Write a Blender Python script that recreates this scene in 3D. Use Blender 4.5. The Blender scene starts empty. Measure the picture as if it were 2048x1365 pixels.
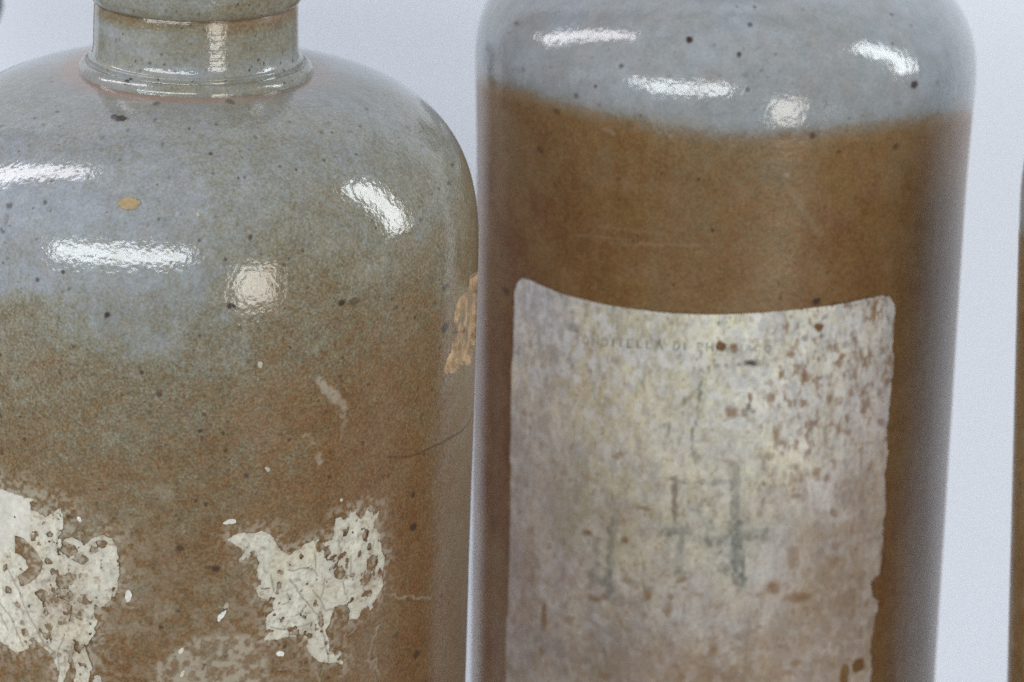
import bpy, math
import numpy as np

sc = bpy.context.scene
COL = sc.collection

# ------------------------------------------------------------------ camera
FPX = 6660.0                     # focal length in pixels of the 2048 px wide photograph
Z0 = 0.270                       # height of the left bottle's shoulder tangent above the shelf
def cam_axes(pitch, roll):
    p, r = math.radians(pitch), math.radians(roll)
    fwd = np.array([0, math.cos(p), -math.sin(p)])
    right = np.array([1.0, 0, 0]); up = np.cross(right, fwd)
    return right*math.cos(r)+up*math.sin(r), up*math.cos(r)-right*math.sin(r), fwd
RT, UP, FW = cam_axes(18, 1.95)
O_LEFT = np.array([0, 0, Z0])
CAM = O_LEFT - (RT*-.0504 + UP*.01272 + FW*.5303)
O_RIGHT = CAM + RT*.03875 + UP*.04855 + FW*.6081
O_THIRD = CAM + RT*(.045+(2042-1024)/FPX*.556) + UP*.0170 + FW*.556

cd = bpy.data.cameras.new('camera'); co = bpy.data.objects.new('camera', cd); COL.objects.link(co)
from mathutils import Matrix, Vector
m3 = Matrix(((RT[0], UP[0], -FW[0]), (RT[1], UP[1], -FW[1]), (RT[2], UP[2], -FW[2])))
co.matrix_world = Matrix.Translation(Vector(CAM)) @ m3.to_4x4()
cd.sensor_width = 36; cd.lens = FPX/2048*36; cd.clip_start = .01; cd.clip_end = 50
cd.dof.use_dof = True; cd.dof.focus_distance = .503; cd.dof.aperture_fstop = 34
sc.camera = co
sc.cycles.use_denoising = False
try: sc.cycles.sampling_pattern = 'TABULATED_SOBOL'
except Exception: pass

# ------------------------------------------------------------------ light
w = bpy.data.worlds.new('World'); sc.world = w; w.use_nodes = True
w.node_tree.nodes['Background'].inputs[0].default_value = (.86, .92, 1.0, 1)
w.node_tree.nodes['Background'].inputs[1].default_value = .11
sc.view_settings.view_transform = 'Standard'; sc.view_settings.look = 'None'
sc.view_settings.exposure = .26; sc.view_settings.gamma = 1

MID = Vector((.04, .02, .19))
def adir(az, el):
    a, e = math.radians(az), math.radians(el)
    return Vector((math.sin(a)*math.cos(e), -math.cos(a)*math.cos(e), math.sin(e)))
def window_lamp(name, end1, end2, width_deg, dist, radiance, col):
    """a window of the room: a rectangle seen from the bottles between two directions"""
    d1, d2 = adir(*end1), adir(*end2)
    c = (d1+d2).normalized(); ln = (d2-d1)
    length = 2*dist*math.tan(d1.angle(d2)/2); width = 2*dist*math.tan(math.radians(width_deg)/2)
    x = (ln - c*ln.dot(c)).normalized(); z = c; y = z.cross(x)
    l = bpy.data.lights.new(name, 'AREA'); l.shape = 'RECTANGLE'; l.size = length; l.size_y = width
    l.energy = radiance*math.pi*length*width; l.color = col
    o = bpy.data.objects.new(name, l); COL.objects.link(o)
    o.matrix_world = Matrix.Translation(MID + c*dist) @ Matrix((x, y, z)).transposed().to_4x4()
    return o
window_lamp('window_light', (-101, 22), (-72, 60), 9.5, 1.5, 9.5, (1, .97, 1.0))
window_lamp('window_light', (-52, 9.5), (2, 15.5), 8.5, 1.8, 12.2, (.93, .98, 1.0))
window_lamp('window_light', (86, 48), (92, 14), 10, .66, 11.5, (.93, .98, 1.0))
window_lamp('window_light', (27, 8.5), (27, -7.5), 14.5, 1.6, 8.5, (1, .95, .86))

# ------------------------------------------------------------------ small numerics
def lin(c):
    c = np.asarray(c, float)/255.0
    return np.where(c <= .04045, c/12.92, ((c+.055)/1.055)**2.4)
KA = 1.12
def alb(c): return tuple(np.clip(lin(c)*KA, 0, .9)) + (1,)

_tab = {}
def vn(x, y, seed=0):
    if seed not in _tab: _tab[seed] = np.random.default_rng(1000+seed).random((256, 256))
    T = _tab[seed]
    xi = np.floor(x).astype(int); yi = np.floor(y).astype(int); fx = x-xi; fy = y-yi
    fx = fx*fx*(3-2*fx); fy = fy*fy*(3-2*fy)
    a = T[xi & 255, yi & 255]; b = T[(xi+1) & 255, yi & 255]; c = T[xi & 255, (yi+1) & 255]; d = T[(xi+1) & 255, (yi+1) & 255]
    return (a*(1-fx)+b*fx)*(1-fy)+(c*(1-fx)+d*fx)*fy
def fbm(x, y, seed=0, oct=4):
    s = 0; a = .5; t = 0
    for k in range(oct):
        s = s+a*vn(x*2**k+17.3*k, y*2**k+9.1*k, seed+k); t += a; a *= .5
    return s/t
def sstep(a, b, x):
    t = np.clip((x-a)/(b-a), 0, 1); return t*t*(3-2*t)
def seg_dist(U, V, x1, y1, x2, y2):
    dx, dy = x2-x1, y2-y1; L = dx*dx+dy*dy+1e-12
    t = np.clip(((U-x1)*dx+(V-y1)*dy)/L, 0, 1)
    return np.hypot(U-x1-t*dx, V-y1-t*dy)
def poly_sd(U, V, P):
    """signed distance to a polygon, positive inside"""
    d = np.full(U.shape, 1e9); ins = np.zeros(U.shape, bool)
    n = len(P)
    for i in range(n):
        x1, y1 = P[i]; x2, y2 = P[(i+1) % n]
        d = np.minimum(d, seg_dist(U, V, x1, y1, x2, y2))
        if y1 != y2:
            c = ((y1 > V) != (y2 > V)) & (U < (x2-x1)*(V-y1)/(y2-y1)+x1); ins ^= c
    return np.where(ins, d, -d)
def idw(U, V, pts, vals, p=3.0, soft=4.0):
    vals = np.asarray(vals, float); num = 0; den = 0
    for (u, v), c in zip(pts, vals):
        wgt = 1/((U-u)**2+(V-v)**2+soft)**(p/2)
        num = num+(wgt[..., None]*c if vals.ndim > 1 else wgt*c); den = den+wgt
    return num/(den[..., None] if vals.ndim > 1 else den)

# ------------------------------------------------------------------ pottery profile
R = .045
class Pot:
    """a surface of revolution: profile r(z) round an upright axis, z = 0 at the shoulder tangent"""
    def __init__(s, O, a, b, m, q, bu=0, bw=.01, tap=0, lean=0, base=None):
        s.O = np.asarray(O, float); s.lean = lean; s.base = -s.O[2] if base is None else base
        s.b = b
        t = np.linspace(0, 1, 500)[1:]; z2 = b*np.sin(t*np.pi/2)
        r2 = R-a+a*np.clip(1-(z2/b)**m, 0, 1)**(1/q)
        z1 = np.linspace(s.base+.004, 0, 900); r1 = R+0*z1
        z = np.r_[z1, z2]; r = np.r_[r1, r2]
        r = r*(1+bu*np.exp(-((z-.002)/bw)**2))*(1+tap*np.maximum(z, -.15))
        s.z, s.r = z, r
        ds = np.hypot(np.diff(z), np.diff(r)); s.s = np.r_[0, np.cumsum(ds)]; s.s -= np.interp(0, z, s.s)
    def S(s, z): return np.interp(z, s.z, s.s)
    def Z(s, a): return np.interp(a, s.s, s.z)
    def Rz(s, z): return np.interp(z, s.z, s.r)
    def point(s, th, arc, off=0.0):
        """surface point for angle th and arc length arc (metres), raised by off along the normal (local coordinates)"""
        z = s.Z(arc); r = s.Rz(z); h = 2e-4
        dz = s.Z(arc+h)-s.Z(arc-h); dr = s.Rz(s.Z(arc+h))-s.Rz(s.Z(arc-h)); l = np.hypot(dz, dr)+1e-12
        nr, nz = dz/l, -dr/l
        rr = r+nr*off; zz = z+nz*off
        return np.stack([rr*np.sin(th)+s.lean*zz, -rr*np.cos(th), zz-s.base], -1)     # local: origin on the shelf
    def uv(s, px, py):
        """where a photograph pixel lies on the pot: (angle * R, arc length) in millimetres"""
        px = np.atleast_1d(np.asarray(px, float)); py = np.atleast_1d(np.asarray(py, float))
        d = RT*((px-1024)/FPX)[:, None]-UP*((py-682.5)/FPX)[:, None]+FW
        C = CAM-s.O
        def g(t):
            P = C+d*t[:, None]
            x = P[:, 0]-s.lean*P[:, 2]
            return np.hypot(x, P[:, 1])-np.interp(P[:, 2], s.z, s.r, right=0), x, P
        n = len(px); dist = np.linalg.norm(C[:2])
        lo = np.full(n, np.nan); best = np.full(n, 1e9); bt = np.zeros(n)
        for t in np.linspace(dist-.08, dist+.09, 240):
            gg = g(np.full(n, t))[0]
            hit = np.isnan(lo) & (gg < 0); lo[hit] = t
            k = gg < best; best[k] = gg[k]; bt[k] = t
        st = .17/239; hi = np.where(np.isnan(lo), bt, lo); a = hi-st; bb = hi
        for _ in range(30):
            m = (a+bb)/2; k = g(m)[0] < 0; bb = np.where(k, m, bb); a = np.where(k, a, m)
        t = np.where(np.isnan(lo), bt, bb); _, x, P = g(t)
        return np.stack([np.arctan2(x, -P[:, 1])*R*1000, s.S(P[:, 2])*1000], -1)

LEAN_R = math.tan(math.radians(-.89))
POT_L = Pot(O_LEFT, .02841, .03131, 2.91973, 2.23126)
POT_R = Pot(O_RIGHT, .02628, .02239, 2.93791, 2.49638, .0100, .01243, .09622*.6, LEAN_R)
POT_T = Pot(O_THIRD, .0275, .0300, 2.9, 2.25, 0, .01, 0, -.055)

# ------------------------------------------------------------------ meshes
def mesh_np(name, V, F4=None, F3=None, mat=None, parent=None, attrs=None, cols=None, smooth=True):
    me = bpy.data.meshes.new(name)
    V = np.ascontiguousarray(V, np.float32); parts = []; starts = []; tot = 0; npoly = 0
    loops = []
    if F4 is not None and len(F4):
        loops.append(np.asarray(F4, np.int32).ravel()); starts.append(np.arange(len(F4))*4); tot = len(F4)*4; npoly += len(F4)
    if F3 is not None and len(F3):
        loops.append(np.asarray(F3, np.int32).ravel()); starts.append(tot+np.arange(len(F3))*3); npoly += len(F3)
    L = np.concatenate(loops); S = np.concatenate(starts).astype(np.int32)
    me.vertices.add(len(V)); me.vertices.foreach_set('co', V.ravel())
    me.loops.add(len(L)); me.loops.foreach_set('vertex_index', L)
    me.polygons.add(npoly); me.polygons.foreach_set('loop_start', S)
    me.update(calc_edges=True)
    me.polygons.foreach_set('use_smooth', np.full(npoly, smooth))
    for k, a in (attrs or {}).items():
        at = me.attributes.new(k, 'FLOAT', 'POINT'); at.data.foreach_set('value', np.ascontiguousarray(a, np.float32).ravel())
    for k, a in (cols or {}).items():
        at = me.attributes.new(k, 'FLOAT_COLOR', 'POINT')
        at.data.foreach_set('color', np.ascontiguousarray(np.c_[a, np.ones(len(a))], np.float32).ravel())
    me.update(); me.validate()
    if mat: me.materials.append(mat)
    o = bpy.data.objects.new(name, me); COL.objects.link(o)
    if parent: o.parent = parent
    return o
def ring_faces(nr, nt):
    i = np.arange(nr-1)[:, None]; j = np.arange(nt)[None, :]; k = (j+1) % nt
    return np.stack([i*nt+j, i*nt+k, (i+1)*nt+k, (i+1)*nt+j], -1).reshape(-1, 4)
def lathe(name, rz, nt, mat, parent, attrs=None, lean=0, z0=0):
    """revolve a list of (r, z) pairs"""
    rz = np.asarray(rz, float); th = np.linspace(-np.pi, np.pi, nt, endpoint=False)
    V = np.stack([rz[:, 0:1]*np.sin(th)+lean*(rz[:, 1:2]+z0), -rz[:, 0:1]*np.cos(th), rz[:, 1:2]+0*th], -1).reshape(-1, 3)
    a = None
    if attrs:
        TH = np.broadcast_to(th, (len(rz), nt)).ravel(); ZZ = np.repeat(rz[:, 1], nt); a = attrs(TH, ZZ)
    return mesh_np(name, V, ring_faces(len(rz), nt), None, mat, parent, a)
def smooth_profile(pts, n=8):
    """Catmull-Rom through (r, z) points"""
    P = np.asarray(pts, float); P = np.vstack([2*P[0]-P[1], P, 2*P[-1]-P[-2]]); out = []
    for i in range(1, len(P)-2):
        t = np.linspace(0, 1, n, endpoint=False)[:, None]
        a, b, c, d = P[i-1], P[i], P[i+1], P[i+2]
        out.append(.5*((2*b)+(-a+c)*t+(2*a-5*b+4*c-d)*t*t+(-a+3*b-3*c+d)*t**3))
    out.append(P[-2][None]); return np.vstack(out)

def iso_sheet(name, pot, u0, u1, v0, v1, step, field, off, thick, mat, parent, colour=None, attrs=None):
    """a sheet of paper lying on a pot: the part of the (u, v) rectangle where field > 0, cut along field = 0, with a real edge"""
    nu = int((u1-u0)/step)+1; nv = int((v1-v0)/step)+1
    u = np.linspace(u0, u1, nu); v = np.linspace(v0, v1, nv)
    U, V = np.meshgrid(u, v); F = field(U, V)
    F = np.where(np.abs(F) < 1e-6, 1e-6, F)
    F[0] = F[-1] = -1; F[:, 0] = F[:, -1] = -1
    idx = np.arange(nu*nv).reshape(nv, nu)
    a, b, c, d = idx[:-1, :-1].ravel(), idx[:-1, 1:].ravel(), idx[1:, 1:].ravel(), idx[1:, :-1].ravel()
    T = np.vstack([np.stack([a, b, c], -1), np.stack([a, c, d], -1)])
    f = F.ravel(); pos = f[T] > 0; n = pos.sum(1)
    full = T[n == 3]
    UV = np.stack([U.ravel(), V.ravel()], -1)
    cache = {}; new = []
    def cut(i, j):
        k = (i, j) if i < j else (j, i)
        if k not in cache:
            t = f[k[0]]/(f[k[0]]-f[k[1]]); cache[k] = len(UV)+len(new); new.append(UV[k[0]]+t*(UV[k[1]]-UV[k[0]]))
        return cache[k]
    extra = []; rim = []
    for tri, p, k in zip(T[(n == 1) | (n == 2)].tolist(), pos[(n == 1) | (n == 2)].tolist(), n[(n == 1) | (n == 2)].tolist()):
        if k == 1:
            i = p.index(True); A, B, Cc = tri[i], tri[(i+1) % 3], tri[(i+2) % 3]
            x, y = cut(A, B), cut(A, Cc); extra.append((A, x, y)); rim.append((x, y))
        else:
            i = p.index(False); A, B, Cc = tri[i], tri[(i+1) % 3], tri[(i+2) % 3]
            x, y = cut(A, B), cut(A, Cc); extra += [(x, B, Cc), (x, Cc, y)]; rim.append((y, x))
    ALL = np.vstack([UV, np.array(new).reshape(-1, 2)]) if new else UV
    F3 = np.vstack([full, np.array(extra, int).reshape(-1, 3)])
    used = np.unique(F3); mp = np.full(len(ALL), -1); mp[used] = np.arange(len(used))
    Q = ALL[used]; F3 = mp[F3]
    o_ = off(Q[:, 0], Q[:, 1]) if callable(off) else off
    P = pot.point(Q[:, 0]/1000/R, Q[:, 1]/1000, o_+thick)
    rim = mp[np.array(rim, int).reshape(-1, 2)]
    rv = np.unique(rim); m2 = np.full(len(Q), -1); m2[rv] = len(Q)+np.arange(len(rv))
    ob = o_[rv] if callable(off) else o_
    P2 = pot.point(Q[rv, 0]/1000/R, Q[rv, 1]/1000, ob-.00002)
    F4 = np.stack([rim[:, 0], rim[:, 1], m2[rim[:, 1]], m2[rim[:, 0]]], -1)
    QQ = np.vstack([Q, Q[rv]])
    cols = {'paper': colour(QQ[:, 0], QQ[:, 1])} if colour else None
    at = {k: fn(QQ[:, 0], QQ[:, 1]) for k, fn in (attrs or {}).items()}
    return mesh_np(name, np.vstack([P, P2]), F4, F3, mat, parent, at, cols)

# ------------------------------------------------------------------ materials
class NT:
    def __init__(s, name):
        s.m = bpy.data.materials.new(name); s.m.use_nodes = True; s.t = s.m.node_tree; s.n = s.t.nodes; s.l = s.t.links
        s.b = s.n['Principled BSDF']
    def link(s, a, b): s.l.new(a, b)
    def attr(s, name, col=False):
        n = s.n.new('ShaderNodeAttribute'); n.attribute_name = name; return n.outputs['Color' if col else 'Fac']
    def coord(s): return s.n.new('ShaderNodeTexCoord').outputs['Object']
    def noise(s, scale, detail=3, rough=.55, stretch=None, off=(0, 0, 0)):
        n = s.n.new('ShaderNodeTexNoise'); n.inputs['Scale'].default_value = scale; n.inputs['Detail'].default_value = detail
        n.inputs['Roughness'].default_value = rough
        mp = s.n.new('ShaderNodeMapping'); mp.inputs['Scale'].default_value = stretch or (1, 1, 1); mp.inputs['Location'].default_value = off
        s.link(s.coord(), mp.inputs[0]); s.link(mp.outputs[0], n.inputs['Vector']); return n.outputs['Fac']
    def vor(s, scale, off=(0, 0, 0)):
        n = s.n.new('ShaderNodeTexVoronoi'); n.inputs['Scale'].default_value = scale
        mp = s.n.new('ShaderNodeMapping'); mp.inputs['Location'].default_value = off
        s.link(s.coord(), mp.inputs[0]); s.link(mp.outputs[0], n.inputs['Vector']); return n
    def math(s, op, a, b=None, clamp=False):
        n = s.n.new('ShaderNodeMath'); n.operation = op; n.use_clamp = clamp
        for i, x in enumerate((a, b)):
            if x is None: continue
            if isinstance(x, (int, float)): n.inputs[i].default_value = x
            else: s.link(x, n.inputs[i])
        return n.outputs[0]
    def rng(s, x, a, b, c=0., d=1.):
        n = s.n.new('ShaderNodeMapRange'); n.interpolation_type = 'SMOOTHSTEP'
        for k, v in zip(('From Min', 'From Max', 'To Min', 'To Max'), (a, b, c, d)): n.inputs[k].default_value = v
        s.link(x, n.inputs['Value']); return n.outputs[0]
    def mix(s, fac, a, b, mode='MIX'):
        n = s.n.new('ShaderNodeMix'); n.data_type = 'RGBA'; n.blend_type = mode
        for k, x in ((0, fac), (6, a), (7, b)):
            if isinstance(x, (int, float)): n.inputs[k].default_value = x
            elif isinstance(x, tuple): n.inputs[k].default_value = x
            else: s.link(x, n.inputs[k])
        return n.outputs[2]
    def ramp(s, x, stops):
        n = s.n.new('ShaderNodeValToRGB'); e = n.color_ramp.elements
        while len(e) < len(stops): e.new(.5)
        for el, (p, c) in zip(e, stops): el.position = p; el.color = c
        s.link(x, n.inputs[0]); return n.outputs[0]
    def bump(s, h, dist, strength=1.0, normal=None):
        n = s.n.new('ShaderNodeBump'); n.inputs['Distance'].default_value = dist; n.inputs['Strength'].default_value = strength
        s.link(h, n.inputs['Height'])
        if normal is not None: s.link(normal, n.inputs['Normal'])
        return n.outputs[0]

def stoneware(name, grit, stops, sheen_rough=.12, wheel=0.0):
    """salt-glazed stoneware: attribute 'iron' runs from clear grey glaze to iron brown; 'dark', 'pale', 'pink', 'clay' are marks"""
    t = NT(name)
    iron = t.attr('iron')
    g1 = t.noise(3000, 2, .65); g2 = t.noise(900, 3, .6, None, (.3, .1, .2)); g3 = t.noise(160, 3, .55, None, (.7, .2, .9))
    j = t.math('ADD', t.math('MULTIPLY', t.math('SUBTRACT', g1, .5), .85*grit), t.math('MULTIPLY', t.math('SUBTRACT', g2, .5), .45*grit))
    j = t.math('ADD', j, t.math('MULTIPLY', t.math('SUBTRACT', g3, .5), .18*grit))
    gs = t.rng(iron, .08, .48, .42, 1.0); j = t.math('MULTIPLY', j, gs)
    # grit shows most where iron and glaze mingle
    x = t.math('MAXIMUM', t.math('ADD', iron, j, True), t.math('MULTIPLY', iron, .55))
    col = t.ramp(x, stops)
    v = t.rng(t.noise(2300, 2, .7, None, (.5, .5, .1)), .28, .72, .70 if grit > .9 else .78, 1.30 if grit > .9 else 1.22)
    col = t.mix(1.0, col, t.rng(t.noise(420, 2, .5, None, (.15, .6, .4)), .3, .7, .93, 1.07), 'MULTIPLY')
    col = t.mix(gs, col, v, 'MULTIPLY')
    # green/red flecks of the ash glaze
    fl = t.math('MULTIPLY', gs, t.rng(t.noise(1700, 2, .5, None, (.9, .4, .7)), .52, .72, 0, .30))
    col = t.mix(fl, col, alb((120, 72, 44)))
    fl2 = t.math('MULTIPLY', gs, t.rng(t.noise(1500, 2, .5, None, (.1, .8, .3)), .54, .74, 0, .30))
    col = t.mix(fl2, col, alb((128, 122, 96)))
    col = t.mix(t.attr('pink'), col, alb((154, 124, 108)))
    col = t.mix(t.attr('pale'), col, alb((172, 164, 148)))
    # pin-head specks
    vo = t.vor(330); d = t.rng(vo.outputs['Distance'], .06, .16, 1, 0)
    sepc = t.n.new('ShaderNodeSeparateColor'); t.link(vo.outputs['Color'], sepc.inputs[0])
    sp = t.math('MULTIPLY', d, t.rng(sepc.outputs[0], .70, .80))
    col = t.mix(t.math('MULTIPLY', sp, .8), col, alb((66, 50, 38)))
    col = t.mix(t.attr('clay'), col, t.mix(t.rng(t.noise(330, 4, .6, None, (.4, .4, .2)), .48, .60, 0, .75), t.mix(t.rng(t.noise(520, 5, .7, (1, 1, .85)), .28, .68), alb((136, 108, 80)), alb((204, 174, 138))), alb((128, 114, 98))))
    col = t.mix(t.attr('dark'), col, alb((54, 40, 34)))
    t.link(col, t.b.inputs['Base Color'])
    matte = t.math('MAXIMUM', t.attr('clay'), t.math('MULTIPLY', t.attr('pale'), .6))
    ro = t.math('ADD', t.math('MULTIPLY', matte, .6), t.math('ADD', t.rng(iron, .35, .75, 0, .15), sheen_rough), True)
    t.link(ro, t.b.inputs['Roughness'])
    t.b.inputs['IOR'].default_value = 1.5; t.link(t.rng(iron, .35, .75, .5, .55), t.b.inputs['Specular IOR Level'])
    h = t.math('ADD', t.noise(1150, 2, .5, None, (.2, .9, .5)), t.math('MULTIPLY', t.noise(420, 2, .5, None, (.8, .3, .1)), .6))
    n = t.bump(h, .000052)
    t.link(t.rng(iron, .35, .75, 1, .6), n.node.inputs['Strength'])
    if wheel:
        n = t.bump(t.noise(100, 3, .6, (.25, .25, 14)), .00006*wheel, 1, n)
    t.link(n, t.b.inputs['Normal'])
    return t.m
ST_L = [(0, alb((147, 154, 163))), (.28, alb((129, 127, 113))), (.5, alb((118, 106, 84))), (.75, alb((115, 89, 59))), (1, alb((109, 76, 47)))]
ST_R = [(0, alb((146, 153, 160))), (.28, alb((134, 134, 130))), (.5, alb((120, 107, 84))), (.75, alb((124, 97, 62))), (1, alb((106, 70, 44)))]
M_LEFT = stoneware('mottled_salt_glaze', 1.0, ST_L, .12)
M_NECK = stoneware('neck_salt_glaze', .8, ST_L, .11, 1.0)
M_RIGHT = stoneware('two_tone_salt_glaze', .75, ST_R, .12)

def paper_mat(name, rough=.85):
    t = NT(name)
    c = t.attr('paper', True)
    c = t.mix(1.0, c, t.rng(t.noise(1300, 3, .6), .25, .75, .90, 1.10), 'MULTIPLY')
    c = t.mix(1.0, c, t.rng(t.noise(280, 4, .6, (1.3, 1.3, .6), (.4, .2, .6)), .25, .75, .93, 1.07), 'MULTIPLY')
    t.link(c, t.b.inputs['Base Color']); t.b.inputs['Roughness'].default_value = rough
    t.b.inputs['Specular IOR Level'].default_value = .25
    t.link(t.bump(t.noise(700, 4, .6), .00005, 1, t.bump(t.noise(110, 4, .55, (1.4, 1.4, .7)), .00022)), t.b.inputs['Normal'])
    return t.m
M_PAPER = paper_mat('aged_paper')

# ------------------------------------------------------------------ tags
def thing(name, label, cat, loc, group=None):
    o = bpy.data.objects.new(name, None); COL.objects.link(o); o.location = loc; o.empty_display_size = .02
    o['label'] = label; o['category'] = cat
    if group: o['group'] = group
    return o
GROUP = 'stoneware bottles standing in a row'

# ------------------------------------------------------------------ setting
def flat_mat(name, c, rough, nz):
    t = NT(name)
    col = t.mix(t.noise(nz, 4, .55), tuple(x*.965 for x in c)+(1,), tuple(min(1, x*1.02) for x in c)+(1,))
    t.link(col, t.b.inputs['Base Color']); t.b.inputs['Roughness'].default_value = rough
    t.link(t.bump(t.noise(nz*40, 3, .5), .0002, .3), t.b.inputs['Normal'])
    return t.m
def box(name, x0, x1, y0, y1, z0, z1, mat):
    V = np.array([(x, y, z) for z in (z0, z1) for y in (y0, y1) for x in (x0, x1)])
    F = np.array([(0, 2, 3, 1), (4, 5, 7, 6), (0, 1, 5, 4), (2, 6, 7, 3), (0, 4, 6, 2), (1, 3, 7, 5)])
    return mesh_np(name, V, F, None, mat, None, smooth=False)
M_WALL = flat_mat('white_painted_wall', (.80, .84, .92), .6, 6)
M_SHELF = flat_mat('white_shelf_paint', (.74, .75, .77), .4, 8)
wall = box('wall', -.42, 1.2, .41, .46, -.3, 1.1, M_WALL); wall['kind'] = 'structure'
shelf = box('shelf', -.30, 1.2, -.18, .407, -.03, 0, M_SHELF); shelf['kind'] = 'structure'

# ------------------------------------------------------------------ bottle bodies
def body(name, pot, mat, parent, z_lo, step, fields, half=1.78):
    s0, s1 = pot.S(z_lo), pot.s[-1]
    arcs = np.r_[np.linspace(pot.s[0], s0, 40, endpoint=False), np.linspace(s0, s1, int((s1-s0)/step))]
    thd = np.linspace(-half, half, int(2*half*R/step)); thc = np.linspace(half, 2*np.pi-half, 62)[1:-1]
    th = np.r_[thd, thc]; nt = len(th)
    TH = np.broadcast_to(th, (len(arcs), nt)).ravel(); AR = np.repeat(arcs, nt)
    U = np.where(TH > np.pi, TH-2*np.pi, TH)*R*1000; S = AR*1000
    A, disp = fields(U, S)
    P = pot.point(TH, AR, disp).reshape(len(arcs), nt, 3)
    # foot: chamfer and underside
    foot = []
    for rr, zz in ((.0435, .0012), (.042, 0.0), (.001, 0.0005)):
        foot.append(np.stack([rr*np.sin(th)+pot.lean*(pot.base+zz), -rr*np.cos(th), zz+0*th], -1))
    P = np.concatenate([np.array(foot[::-1]), P], 0)
    pad = lambda a: np.r_[np.tile(a[:nt], 3), a]
    A = {k: pad(v) for k, v in A.items()}
    return mesh_np(name, P.reshape(-1, 3), ring_faces(P.shape[0], nt), None, mat, parent, A)

def spots(pot, U, S, lst, seed):
    """irregular iron spots: (px, py, rx, ry, strength) measured in the photograph"""
    a = np.array(lst, float); c = pot.uv(a[:, 0], a[:, 1]); ex = pot.uv(a[:, 0]+1, a[:, 1]); ey = pot.uv(a[:, 0], a[:, 1]+1)
    D = np.zeros(U.shape)
    for i in range(len(a)):
        fu = abs(ex[i, 0]-c[i, 0]); fv = abs(ey[i, 1]-c[i, 1])
        ru, rv = max(.15, .85*a[i, 2]*min(fu, .3)), max(.15, .85*a[i, 3]*min(fv, .3))
        k = np.where((np.abs(U-c[i, 0]) < 2.6*ru) & (np.abs(S-c[i, 1]) < 2.6*rv))[0]
        if not len(k): continue
        du, dv = (U[k]-c[i, 0])/ru, (S[k]-c[i, 1])/rv
        d = np.hypot(du, dv)*(.8+.5*vn(U[k]*1.7+i*3.1, S[k]*1.7, seed))
        D[k] = np.maximum(D[k], a[i, 4]*(1-sstep(.65, 1.25, d)))
    return D
def strokes(pot, U, S, lst, seed=0, wob=.25):
    """lines (x1, y1, x2, y2, width px, strength) in photograph pixels"""
    D = np.zeros(U.shape)
    a = np.array(lst, float); p = pot.uv(a[:, 0], a[:, 1]); q = pot.uv(a[:, 2], a[:, 3])
    wobn = None
    for i in range(len(a)):
        wv = a[i, 4]*.082/2; m = wv*2+1
        k = np.where((U > min(p[i, 0], q[i, 0])-m) & (U < max(p[i, 0], q[i, 0])+m) & (S > min(p[i, 1], q[i, 1])-m) & (S < max(p[i, 1], q[i, 1])+m))[0]
        if not len(k): continue
        ju = wob*(vn(U[k]*1.3, S[k]*1.3, seed+7)-.5); jv = wob*(vn(U[k]*1.3+40, S[k]*1.3, seed+8)-.5)
        d = seg_dist(U[k]+ju, S[k]+jv, *p[i], *q[i])
        D[k] = np.maximum(D[k], a[i, 5]*(1-sstep(wv*.5, wv*1.15+.08, d)))
    return D
def field_pts(pot, U, S, pts, p=3.0, soft=9.0):
    a = np.array([x[:2] for x in pts], float); v = [x[2] for x in pts]
    return idw(U, S, pot.uv(a[:, 0], a[:, 1]), v, p, soft)

# ---- left bottle
IRON_L = [(150,430,.03),(40,420,.02),(0,300,.12),(60,200,.22),(200,250,.22),(300,300,.18),(420,280,.24),(520,260,.28),(650,200,.18),(750,230,.22),(700,330,.24),(600,340,.26),
 (480,400,.24),(350,400,.14),(260,430,.10),(830,280,.27),(880,350,.36),(850,430,.36),(760,420,.34),(660,440,.34),(800,520,.44),(925,470,.50),(900,400,.42),(100,540,.10),(0,540,.14),
 (250,560,.12),(380,560,.20),(450,620,.30),(560,560,.38),(650,600,.46),(200,640,.22),(60,640,.34),(330,680,.28),(450,720,.40),(560,700,.52),(700,650,.55),(820,640,.60),
 (80,740,.40),(220,760,.40),(350,780,.42),(480,800,.54),(600,800,.64),(720,780,.68),(830,800,.66),(40,860,.46),(180,870,.46),(320,870,.44),(440,900,.50),(560,900,.62),(680,900,.74),(800,900,.78),
 (60,930,.58),(150,950,.56),(300,960,.52),(420,980,.58),(560,1000,.66),(680,1000,.76),(820,1010,.80),(200,1030,.56),(330,1060,.58),(450,1080,.64),(850,1150,.80),(820,1280,.82),(740,1300,.72),
 (300,1160,.60),(380,1200,.58),(280,1280,.66),(420,1300,.60),(520,1330,.66),(880,900,.62),(900,1100,.60),(910,1300,.60),(200,1350,.64),(640,1200,.68),(100,1250,.60),(920,600,.58)]
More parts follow.
